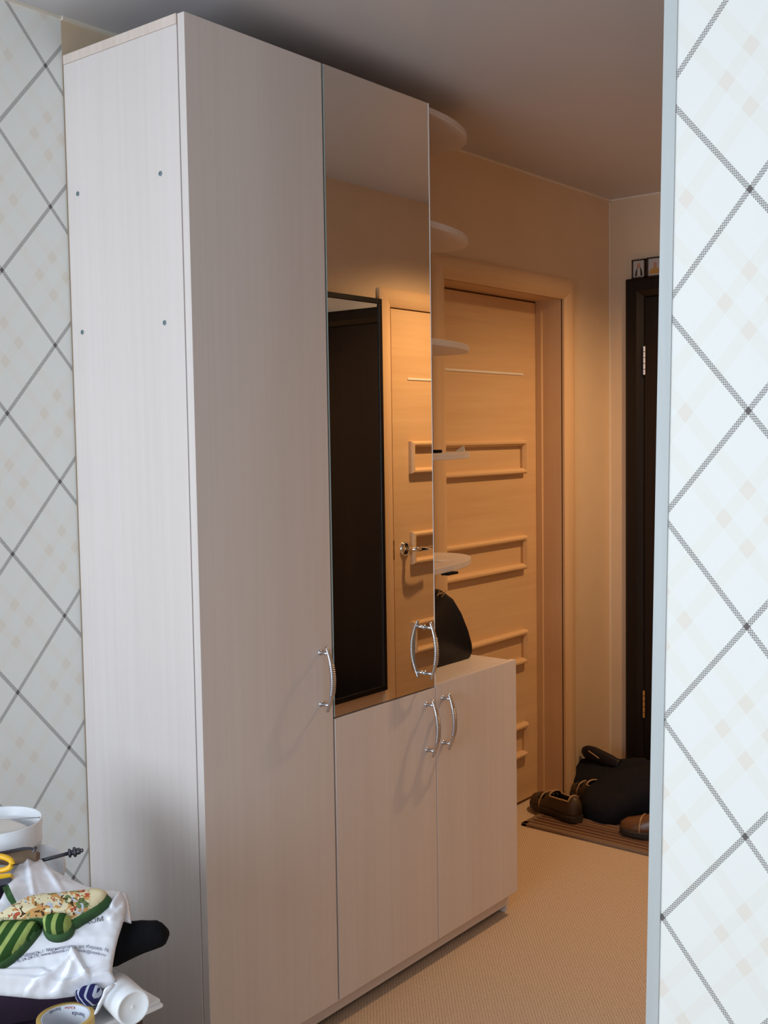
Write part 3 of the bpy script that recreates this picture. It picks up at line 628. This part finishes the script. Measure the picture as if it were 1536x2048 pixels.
def pad(name, poly, lift, thick, edge, mat, parent=None, step=6, back=0.0, wr=0.0, wscale=30, drop=None, mask=None, uvdir=None, sm=1):
    """poly in photo pixels; lift(px,py,h) -> point, h metres towards the viewer/up. A closed padded mesh."""
    poly = smooth_poly(poly, sm); b = []
    for i in range(len(poly)):
        a, c_ = poly[i], poly[(i + 1) % len(poly)]; k = max(1, int(math.hypot(c_[0] - a[0], c_[1] - a[1]) / step))
        b += [(a[0] + (c_[0] - a[0]) * j / k, a[1] + (c_[1] - a[1]) * j / k) for j in range(k)]
    nb_ = len(b); pts = list(b)
    x0, x1 = min(p[0] for p in b), max(p[0] for p in b); y0, y1 = min(p[1] for p in b), max(p[1] for p in b)
    yy = y0; r_ = 0
    while yy < y1:
        xx = x0 + (step / 2 if r_ % 2 else 0)
        while xx < x1:
            if inside((xx, yy), poly) and bdist((xx, yy), poly) > step * 0.55: pts.append((xx, yy))
            xx += step
        yy += step * 0.87; r_ += 1
    res = delaunay_2d_cdt([Vector(p) for p in pts], [(i, (i + 1) % nb_) for i in range(nb_)], [list(range(nb_))], 1, 1e-4)
    vs2, fs2, orig = res[0], res[2], res[3]
    bm = bmesh.new(); fr, bk, isb = [], [], []
    uvl = bm.loops.layers.uv.new('UVMap') if uvdir else None
    ml = bm.verts.layers.float.new('printmask') if mask else None
    for v, og in zip(vs2, orig):
        d = bdist((v.x, v.y), poly); q = min(1, d / edge); h = thick * math.sqrt(max(0, 1 - (1 - q) ** 2))
        onb = d < 0.05; isb.append(onb)
        P0 = lift(v.x, v.y, 0.0)
        wv = 0 if onb else wr * mnoise.noise(P0 * wscale) + wr * 0.5 * mnoise.noise(P0 * wscale * 2.7)
        fv = bm.verts.new(lift(v.x, v.y, h + wv)); fr.append(fv)
        if ml: fv[ml] = mask(v.x, v.y)
        if onb and drop is None: bk.append(fv)
        else:
            bp = lift(v.x, v.y, -back * q if not onb else 0)
            if drop is not None: bp = Vector((bp.x, bp.y, min(bp.z, drop)))
            bk.append(bm.verts.new(bp))
    fl = []
    for f in fs2:
        f = list(f)
        if len(set(f)) < 3: continue
        try: fl.append((bm.faces.new([fr[i] for i in f]), f))
        except ValueError: pass
        q = [bk[i] for i in f][::-1]
        if drop is not None or len({x.index if x.index >= 0 else id(x) for x in q} & set()) == 0:
            try: fl.append((bm.faces.new(q), f[::-1]))
            except ValueError: pass
    if drop is not None:
        for e in res[1]:
            if isb[e[0]] and isb[e[1]]:
                try: bm.faces.new((fr[e[0]], fr[e[1]], bk[e[1]], bk[e[0]]))
                except ValueError: pass
    if uvl:
        for f, idx in fl:
            for l, i in zip(f.loops, idx):
                l[uvl].uv = ((vs2[i].x * uvdir[0] + vs2[i].y * uvdir[1]) / 1000, 0)
    return obj(name, bm, mat, parent, smooth=True)

# jacket heap on the doormat: depth from the mat at its front edge to the end wall behind
def floor_lift(tab):
    def f(px, py, h):
        y = interp(py, tab); d = ray(px, py); p = CAM + d * ((y - CAM.y) / d.y)
        return p + Vector((0.25, -0.55, 0.8)).normalized() * h
    return f
jk = thing('jacket', (0.1, 2.35, 0), 'black jacket heaped on the doormat by the entrance door', 'jacket')
L1 = floor_lift([(1515, 2.52), (1560, 2.40), (1600, 2.30), (1640, 2.20)])
pad('back_panel', [(1116, 1528), (1128, 1540), (1126, 1528), (1150, 1520), (1190, 1518), (1245, 1521), (1300, 1520), (1370, 1530), (1380, 1580), (1290, 1600), (1200, 1592), (1150, 1592), (1138, 1565)], L1, 0.035, 14, 'navy', jk, step=7, wr=0.010, wscale=16, back=0.03)
L2 = floor_lift([(1535, 2.42), (1580, 2.30), (1610, 2.20), (1640, 2.13)])
pad('sleeve', [(1160, 1590), (1185, 1566), (1222, 1547), (1265, 1536), (1320, 1532), (1370, 1545), (1380, 1580), (1320, 1592), (1275, 1600), (1245, 1622), (1215, 1640), (1180, 1637), (1160, 1626), (1163, 1606)], L2, 0.045, 22, 'navy', jk, step=7, wr=0.012, wscale=14, drop=0.013)
# dark slipper lying on its side on top of the heap
sl = thing('slipper', tuple(ony(1200, 1510, 2.47)), 'black slipper with a pale sole line tipped on the jacket heap', 'slipper')
a0, a1 = ony(1166, 1500, 2.46), ony(1240, 1532, 2.44)
bm = bmesh.new(); N_ = 14
tube(bm, [a0.lerp(a1, i / N_) for i in range(N_ + 1)], [0.026 * interp(i / N_, [(0, .45), (.1, .85), (.3, 1), (.7, .9), (1, .7)]) for i in range(N_ + 1)], 14, flat=1.3); obj('upper', bm, 'leather', sl, smooth=True)
bm = bmesh.new(); tube(bm, [ony(1177, 1502, 2.425), ony(1186, 1508, 2.42), ony(1198, 1517, 2.42)], 0.0022, 6); obj('sole_line', bm, 'rim', sl)

# ------------------------------------------------------------------ the low chest and the heap on it
ZCH = 0.470
ch = thing('solid_support', (0.0, -0.42, 0), 'dark low chest under the heap, a solid box added to block daylight', 'support')
obj('body', bx(-0.395, 0.265, -0.84, -0.40, 0.03, ZCH - 0.02), 'support', ch, bevel=0.004)  # hidden support, added as a solid box to block daylight on the side panel
obj('lid', bx(-0.40, 0.270, -0.85, -0.395, ZCH - 0.02, ZCH), 'support', ch, bevel=0.004)
for x in (-0.36, 0.23):
    for y in (-0.80, -0.44): obj('foot', bx(x - 0.02, x + 0.02, y - 0.02, y + 0.02, 0, 0.03), 'support', ch)
bm = bmesh.new(); nx, ny = 44, 44; X0, X1, Y0, Y1 = -0.39, 0.262, -0.90, -0.41; g = []
for i in range(nx + 1):
    row = []
    for j in range(ny + 1):
        x = X0 + (X1 - X0) * i / nx; y = Y0 + (Y1 - Y0) * j / ny
        z = ZCH + 0.012 + 0.010 * mnoise.noise(Vector((x * 14, y * 14, 3))) + 0.004 * mnoise.noise(Vector((x * 40, y * 40, 1)))
        if y < -0.855: z -= 3.2 * (-0.855 - y); y = -0.862 + 0.006 * mnoise.noise(Vector((x * 20, 0, z * 9)))
        row.append(bm.verts.new((x, y, max(z, ZCH + 0.002) if y > -0.855 else z)))
    g.append(row)
for i in range(nx):
    for j in range(ny): bm.faces.new((g[i][j], g[i + 1][j], g[i + 1][j + 1], g[i][j + 1]))
o = obj('cloth', bm, 'purple', smooth=True); md = o.modifiers.new('s', 'SOLIDIFY'); md.thickness = 0.003
tag(o, 'dark purple cloth spread over the low chest under the carrier bag', 'cloth')

SP = [(1640, 2.24), (1707, 2.155), (1750, 2.075), (1800, 2.00), (1840, 1.962), (1880, 1.938), (1940, 1.918), (2000, 1.905), (2060, 1.90)]
UPN = Vector((0.38, -0.47, 0.80)).normalized()
def pile(off=0.0):
    def f(px, py, h): return ats(px, py, interp(py, SP) + off) + UPN * h
    return f
cb = thing('carrier_bag', tuple(Vector((0.02, -0.34, ZCH + 0.012))), 'crumpled white plastic carrier bag with navy printed address lines', 'bag')
BAGP = [(56, 1703), (70, 1711), (86, 1722), (120, 1748), (156, 1766), (198, 1780), (240, 1781), (250, 1796), (255, 1814), (246, 1846), (233, 1887), (226, 1926), (224, 1946), (233, 1962), (216, 1974), (161, 1991), (95, 2000), (34, 1994), (0, 1991), (-70, 1985), (-80, 1920), (-40, 1860), (-2, 1806), (16, 1767), (34, 1731)]
def bag_h(px, py):
    a = 0.0
    # creases: fans from the lower right, and a raised fold below the print
    a += 0.010 * math.exp(-((px - 150 - (py - 1930) * -0.35) / 9) ** 2) * max(0, min(1, (py - 1905) / 30))
    a += 0.008 * math.exp(-((px - 185 - (py - 1950) * -1.6) / 14) ** 2) * max(0, min(1, (py - 1925) / 25))
    a += 0.007 * math.exp(-((py - 1962 - 0.08 * px) / 9) ** 2) * (1 if px < 110 else max(0, 1 - (px - 110) / 30))
    a += 0.006 * math.exp(-((px - 70 - (py - 1750) * 0.25) / 12) ** 2) * max(0, min(1, (1800 - py) / 40))
    a += 0.006 * math.exp(-((py - 1800 + (px - 245) * 1.2) / 12) ** 2) * max(0, min(1, (px - 190) / 40))
    def ridge(x0, y0, x1, y1, w, hgt):
        dx, dy = x1 - x0, y1 - y0; L2 = dx * dx + dy * dy; t_ = max(0, min(1, ((px - x0) * dx + (py - y0) * dy) / L2))
        d = math.hypot(px - x0 - t_ * dx, py - y0 - t_ * dy); return hgt * max(0, 1 - d / w)
    a += ridge(150, 1912, 92, 1975, 10, 0.010) + ridge(150, 1912, 178, 1962, 9, 0.010) + ridge(178, 1962, 130, 1985, 9, 0.007) + ridge(100, 1955, 60, 1990, 9, 0.008)
    a += ridge(244, 1792, 228, 1820, 8, 0.008) + ridge(254, 1815, 225, 1845, 9, 0.008) + ridge(0, 1950, 90, 1948, 7, 0.006) + ridge(190, 1960, 226, 1950, 7, 0.006)
    a += ridge(56, 1706, 70, 1790, 9, 0.006) + ridge(86, 1724, 130, 1796, 9, 0.005)
    return a
def bag_lift(px, py, h): return pile()(px, py, h + (bag_h(px, py) if h > 0.001 else 0))
pad('film', BAGP, bag_lift, 0.012, 22, 'bagfilm', cb, step=3.6, back=0.03, wr=0.0022, wscale=30, sm=1)
flap = [(240, 1783), (252, 1784), (258, 1800), (265, 1848), (256, 1846), (246, 1842), (250, 1815)]
pad('flap', flap, pile(0.015), 0.003, 6, 'bagfilm', cb, step=4, back=0.002)
def bag_text(body, base, size, mat, name):
    """Lettering laid on the film; base = polyline of baseline pixels, size in pixels."""
    vs_, fs = text_geo(body); wmax_ = max(v.x for v in vs_); cum = [0]
    for a, b in zip(base, base[1:]): cum.append(cum[-1] + math.hypot(b[0] - a[0], b[1] - a[1]))
    bm = bmesh.new(); out = []
    for v in vs_:
        s = v.x / wmax_ * cum[-1]; i = 0
        while i < len(base) - 2 and s > cum[i + 1]: i += 1
        a, b = base[i], base[i + 1]; L_ = cum[i + 1] - cum[i]; t_ = (s - cum[i]) / L_
        dx, dy = (b[0] - a[0]) / L_, (b[1] - a[1]) / L_
        px, py = a[0] + dx * L_ * t_ + dy * v.y * size, a[1] + dy * L_ * t_ - dx * v.y * size
        q = min(1, bdist((px, py), BAGP) / 22); h = 0.012 * math.sqrt(max(0, 1 - (1 - q) ** 2)) + 0.0030
        out.append(bm.verts.new(bag_lift(px, py, h)))
    for f in fs:
        try: bm.faces.new([out[i] for i in f])
        except ValueError: pass
    obj(name, bm, mat, cb)
bag_text('ТОРГОВЫЙ ДОМ', [(72, 1868), (150, 1859), (210, 1852)], 13, 'ink_dark', 'lettering')
bag_text('Челябинская область, г. Магнитогорск, ул. Кирова, 76.', [(-6, 1938), (47, 1924), (98, 1912), (145, 1904), (180, 1905), (221, 1912)], 9.0, 'ink', 'lettering')
bag_text('тел.: (3519) 24-24-19, www.fdmmk.ru, fdmmk@mmk.ru', [(0, 1945), (43, 1933), (82, 1922), (141, 1911), (175, 1914), (213, 1921)], 9.0, 'ink', 'lettering')

# oven mitts on the bag
om = thing('oven_mitt', tuple(pile()(120, 1850, 0.0)), 'printed cream oven mitt with green piping lying on the carrier bag', 'oven mitt')
body = [(0, 1852), (22, 1835), (42, 1823), (60, 1812), (85, 1806), (130, 1803), (172, 1797), (200, 1794), (217, 1798), (223, 1806), (219, 1818), (205, 1830), (185, 1842), (166, 1853), (152, 1862), (128, 1862), (95, 1858), (60, 1860), (20, 1862), (-20, 1868)]
def big(poly, k, dx=0, dy=0):
    cx = sum(p[0] for p in poly) / len(poly); cy = sum(p[1] for p in poly) / len(poly); out = []
    for x, y in poly:
        d = math.hypot(x - cx, y - cy) or 1; out.append((x + (x - cx) / d * k + dx, y + (y - cy) / d * k + dy))
    return out
pad('green_lining', big(body, 3.5, 1.5, 3.0), lambda x, y, h: pile()(x, y, h + 0.013), 0.020, 6, 'green', om, step=5, back=0.0)
def pmask(px, py): return 1.0 if (8 < px < 188 and bdist((px, py), body) > 2.5) else 0.0
pad('printed_cloth', body, lambda x, y, h: pile()(x, y, h + 0.026), 0.016, 14, 'mittprint', om, step=4, mask=pmask)
thumb = [(90, 1862), (98, 1853), (112, 1848), (135, 1847), (150, 1851), (152, 1862), (148, 1875), (138, 1884), (122, 1889), (105, 1887), (95, 1878)]
pad('thumb', thumb, lambda x, y, h: pile()(x, y, h + 0.022), 0.032, 16, 'gstripe', om, step=3.5, uvdir=(0.95, 0.35))
pad('thumb_edge', big(thumb, 2.5, 0, 3), lambda x, y, h: pile()(x, y, h + 0.014), 0.016, 8, 'green', om, step=4)
lp = [pile()(px, py, 0.020 + 0.006 * math.sin(i)) for i, (px, py) in enumerate([(12, 1790), (20, 1796), (30, 1810), (38, 1824)])]
bm = bmesh.new()
ru = [pile()(*q, 0.022) for q in ((11, 1790), (23, 1784), (31, 1802), (41, 1822), (31, 1826), (21, 1812))]
lo2 = [bm.verts.new(p) for p in ru]; hi2 = [bm.verts.new(p + UPN * 0.003) for p in ru]
for L_ in (lo2[::-1], hi2): bm.faces.new(L_)
for i in range(6): bm.faces.new((lo2[i], lo2[(i + 1) % 6], hi2[(i + 1) % 6], hi2[i]))
obj('hanging_loop', bm, 'green', om)
om2 = thing('oven_mitt', tuple(pile()(30, 1900, 0.0)), 'green striped oven mitt under the printed mitt', 'oven mitt')
m2 = [(-60, 1890), (-20, 1864), (10, 1858), (40, 1857), (68, 1857), (86, 1860), (84, 1872), (70, 1890), (50, 1912), (28, 1932), (8, 1945), (-30, 1955), (-60, 1950)]
pad('striped_cloth', m2, lambda x, y, h: pile()(x, y, h + 0.020), 0.020, 16, 'gstripe', om2, step=4, uvdir=(0.85, 0.55))
pad('edge', big(m2, 2.5, 0.5, 2), lambda x, y, h: pile()(x, y, h + 0.013), 0.016, 8, 'green', om2, step=5)

# black garment sticking out from under the bag
gm = pad('garment', [(205, 1932), (212, 1870), (246, 1848), (276, 1845), (300, 1846), (322, 1846), (335, 1855), (340, 1866), (336, 1878), (330, 1891), (310, 1899), (284, 1908), (255, 1922), (228, 1936)], pile(0.055), 0.030, 22, 'black', step=6, back=0.03, wr=0.004, wscale=22)
tag(gm, 'black garment end poking out from under the carrier bag', 'garment')

# white tray, jar, packet, torn film, tape
tr = thing('plastic_tray', (0.22, -0.40, ZCH), 'flat white plastic tray on the low chest under the white jar', 'tray')
cA = onz(328, 1997, 0.505); cB = onz(238, 1946, 0.505)
dv = (cB - cA); dv.z = 0; dv.normalize(); nv = Vector((-dv.y, dv.x, 0))
if nv.y > 0: nv = -nv
poly = [cA, cA + dv * 0.20, cA + dv * 0.20 + nv * 0.14, cA + nv * 0.14]
bm = bmesh.new(); prism(bm, [(p.x, p.y) for p in poly], ZCH + 0.018, 0.497); obj('base', bm, 'plastic', tr, bevel=0.006, seg=3)
ins = [cA + dv * 0.004 + nv * 0.004, cA + dv * 0.196 + nv * 0.004, cA + dv * 0.196 + nv * 0.136, cA + dv * 0.004 + nv * 0.136]
bm = bmesh.new(); prism(bm, [(p.x, p.y) for p in ins], 0.496, 0.505); obj('lid', bm, 'plastic', tr, bevel=0.003)
jc = onz(267, 2016, 0.537)
jr = thing('jar', (jc.x - 0.06, jc.y, 0.505), 'white plastic jar lying on its side with its base showing', 'jar')
AX = Vector((0.97, -0.24, 0)).normalized()
bm = bmesh.new(); rj = 0.031
lathe(bm, jc, -AX, [(0.0, 0.004), (0.010, 0.0036), (0.024, 0.003), (0.0265, 0.0), (0.029, 0.0), (rj, 0.003), (rj, 0.075), (rj * 0.93, 0.085), (rj * 0.72, 0.094), (rj * 0.7, 0.10)], 40, cap1=True); obj('body', bm, 'plastic', jr, smooth=True)
bm = bmesh.new(); lathe(bm, jc, -AX, [(0.0, 0.0025), (0.003, 0.0028), (0.0032, 0.004)], 12); obj('base_nub', bm, 'plastic', jr)
bm = bmesh.new(); lathe(bm, jc - AX * 0.098, -AX, [(rj * 0.8, 0), (rj * 0.8, 0.02), (0, 0.02)], 32, cap0=True); obj('cap', bm, 'plastic', jr)
pk = pad('packet', [(150, 1985), (170, 1975), (195, 1970), (207, 1978), (203, 1995), (190, 2012), (170, 2012), (150, 2000)], pile(-0.005), 0.018, 10, 'blue_pack', step=5, back=0.03)
tag(pk, 'blue and white striped packet beneath the carrier bag', 'packet')
tf = pad('torn_film', [(186, 2030), (196, 2008), (204, 1992), (207, 1980), (215, 1972), (228, 1966), (233, 1964), (230, 1972), (222, 1982), (214, 1990), (208, 2002), (200, 2018), (194, 2028)], pile(-0.03), 0.006, 6, 'bagfilm', step=4, back=0.004, wr=0.003, wscale=60)
tag(tf, 'strip of torn white film between the packet and the jar', 'film')
tc_ = onz(131, 2032, 0.535)
tp = thing('tape_roll', (tc_.x, tc_.y, ZCH), 'roll of tan packing tape with printed white core', 'tape')
RO, RI, RC = 0.0475, 0.0405, 0.0385; zt, zb = 0.535, 0.487
bm = bmesh.new(); lathe(bm, (tc_.x, tc_.y, 0), (0, 0, 1), [(RI, zb), (RO, zb), (RO, zt), (RI, zt), (RI, zb)], 56); obj('tape', bm, 'tape', tp, smooth=False, bevel=0.0008)
bm = bmesh.new(); lathe(bm, (tc_.x, tc_.y, 0), (0, 0, 1), [(RC, zb), (RI, zb), (RI, zt - 0.001), (RC, zt - 0.001), (RC, zb)], 56); obj('core', bm, 'tape_in', tp, smooth=False)
toc = Vector((CAM.x - tc_.x, CAM.y - tc_.y)); a_back = math.atan2(-toc.y, -toc.x)
def core_text(body, a0, size, zc, mat):
    vs_, fs = text_geo(body); bm = bmesh.new(); out = []
    for v in vs_:
        ang = a0 + v.x * size / RC; out.append(bm.verts.new((tc_.x + (RC - 0.0006) * math.cos(ang), tc_.y + (RC - 0.0006) * math.sin(ang), zc - v.y * size)))
    for f in fs:
        try: bm.faces.new([out[i] for i in f])
        except ValueError: pass
    obj('core_print', bm, mat, tp)
core_text('banda', a_back - 0.95, 0.011, 0.522, 'ink'); core_text('Klebe', a_back - 0.45, 0.008, 0.532, 'ink_red'); core_text('banda', a_back + 0.2, 0.009, 0.533, 'ink')

# bucket, lid, anchor, tools at the back of the heap
bc = ats(-6, 1640, 2.215)
bk_ = thing('bucket', (bc.x, bc.y, ZCH + 0.012), 'white plastic bucket with a turned rim at the back of the heap', 'bucket')
zr = bc.z; rb = 0.084
bm = bmesh.new(); lathe(bm, (bc.x, bc.y, 0), (0, 0, 1), [(0.0, 0.486), (rb * 0.84, 0.486), (rb * 0.96, zr - 0.045), (rb * 0.985, zr - 0.043), (rb * 0.985, zr - 0.039), (rb * 0.97, zr - 0.037), (rb, zr - 0.002), (rb * 0.985, zr), (rb * 0.955, zr - 0.002), (rb * 0.93, zr - 0.05), (rb * 0.82, 0.49), (0, 0.49)], 48); obj('body', bm, 'plastic', bk_, smooth=True)
bm = bmesh.new(); rd = Vector((R.x, R.y, 0)).normalized()
tube(bm, [Vector((bc.x, bc.y, zr)) + rd * (rb * 0.985 * math.cos(a)) + Vector((0.45, -0.55, 0)) * (0.02 * math.sin(a)) + Vector((0, 0, 0.004 + 0.004 * math.sin(a))) for a in [i * PI / 20 for i in range(21)]], 0.0012, 6); obj('bail', bm, 'steel', bk_)
bm = bmesh.new(); box(bm, bc.x - 0.05, bc.x + 0.045, bc.y - 0.045, bc.y + 0.045, 0.492, zr - 0.012)
tag(obj('carton', bm, 'paper', bevel=0.012, seg=3), 'white carton standing inside the plastic bucket', 'carton')
lc_ = ats(93, 1735, 2.18); dn = Vector((0.45, -0.80, 0.38)).normalized()
bm = bmesh.new(); lathe(bm, lc_, dn, [(0.0, 0.0), (0.034, 0.0), (0.039, 0.002), (0.042, 0.006), (0.042, 0.012), (0.039, 0.015), (0.03, 0.016), (0, 0.016)], 40)
tag(obj('tub_lid', bm, 'plastic', smooth=True), 'round white tub lid leaning behind the carrier bag', 'lid')
an = thing('anchor_bolt', tuple(ats(120, 1712, 2.12)), 'dark steel anchor bolt with ribbed tip jutting over the carrier bag', 'bolt')
q0, q1, q2 = ats(60, 1727, 2.125), ats(136, 1707, 2.12), ats(167, 1700, 2.12); dq_ = (q2 - q1).normalized()
bm = bmesh.new(); tube(bm, [q0, q1], 0.0034, 10); obj('shank', bm, 'grey', an, smooth=True)
bm = bmesh.new(); Lq = (q2 - q1).length
tube(bm, [q1 + dq_ * (Lq * t_) for t_, _ in ((0, 0), (.04, 0), (.16, 0), (.22, 0), (.30, 0), (.36, 0), (.50, 0), (.56, 0), (.62, 0), (.78, 0), (.82, 0), (.92, 0), (1, 0))], [.004, .0085, .0085, .005, .005, .0095, .0095, .006, .0065, .006, .0035, .004, .002], 12); obj('ribbed_tip', bm, 'grey', an, smooth=False)
pt = thing('putty_knife', tuple(ats(30, 1712, 2.10)), 'brown handled putty knife with grey blade beside the bucket', 'putty knife')
def slab_px(poly, s, th, nm, mat, par):
    bm = bmesh.new(); a = [bm.verts.new(ats(x, y, s)) for x, y in poly]; b = [bm.verts.new(v.co - UPN * th + Vector((-0.01, 0.012, 0))) for v in a]
    bm.faces.new(a); bm.faces.new(b[::-1])
    for i in range(len(a)): bm.faces.new((a[i], b[i], b[(i + 1) % len(a)], a[(i + 1) % len(a)]))
    return obj(nm, bm, mat, par, bevel=0.001)
slab_px([(-40, 1712), (0, 1706), (45, 1697), (60, 1697), (73, 1704), (72, 1722), (20, 1730), (-40, 1728)], 2.10, 0.012, 'handle', 'tool_brown', pt)
slab_px([(-40, 1710), (0, 1703), (46, 1694), (62, 1694), (68, 1699), (48, 1700), (0, 1710), (-40, 1717)], 2.092, 0.010, 'blade', 'grey', pt)
bm = bmesh.new(); tube(bm, [ats(66, 1704, 2.09), ats(70, 1698, 2.09), ats(72, 1695, 2.088)], [0.002, 0.002, 0.003], 8); obj('hook', bm, 'grey', pt)
sc = thing('scissors', tuple(ats(0, 1730, 2.06)), 'yellow handled scissors lying left of the carrier bag peak', 'scissors')
cc = ats(-6, 1727, 2.065); ru_, rv_ = R.copy(), UPN.cross(R).normalized()
bm = bmesh.new(); tube(bm, [cc + ru_ * (0.027 * math.cos(a)) + U * (0.013 * math.sin(a)) for a in [2 * PI * i / 28 for i in range(28)]], 0.0052, 10, close=True); obj('finger_ring', bm, 'yellow', sc, smooth=True)
cc2 = cc - ru_ * 0.055
bm = bmesh.new(); tube(bm, [cc2 + ru_ * (0.025 * math.cos(a)) + U * (0.013 * math.sin(a)) for a in [2 * PI * i / 28 for i in range(28)]], 0.0052, 10, close=True); obj('finger_ring', bm, 'yellow', sc, smooth=True)
bm = bmesh.new(); tube(bm, [cc - ru_ * 0.03, cc - ru_ * 0.03 - UPN.cross(R) * 0.10 - U * 0.02], [0.006, 0.001], 8, flat=0.3); obj('blade', bm, 'steel', sc)
tm = thing('tape_measure', tuple(ats(-5, 1765, 2.03)), 'yellow and grey tape measure lying left of the carrier bag', 'tape measure')
slab_px([(-45, 1752), (0, 1748), (22, 1746), (21, 1757), (0, 1762), (-45, 1766)], 2.045, 0.03, 'case', 'yellow', tm)
slab_px([(-45, 1762), (0, 1758), (21, 1754), (19, 1768), (0, 1773), (-45, 1778)], 2.040, 0.03, 'grip', 'grey', tm)
# dark stuffing under the heap that carries the bag and tools
def heap_lift(px, py, h): return pile(0.05)(px, py, h - 0.012)
hp = pad('dark_blanket', [(-90, 1775), (-20, 1768), (40, 1765), (110, 1780), (200, 1805), (222, 1850), (208, 1930), (170, 1970), (60, 1978), (-90, 1974)], heap_lift, 0.012, 30, 'purple', step=9, drop=ZCH + 0.026, wr=0.003, wscale=20)
tag(hp, 'dark folded blanket heaped on the low chest beneath the white bag', 'blanket')
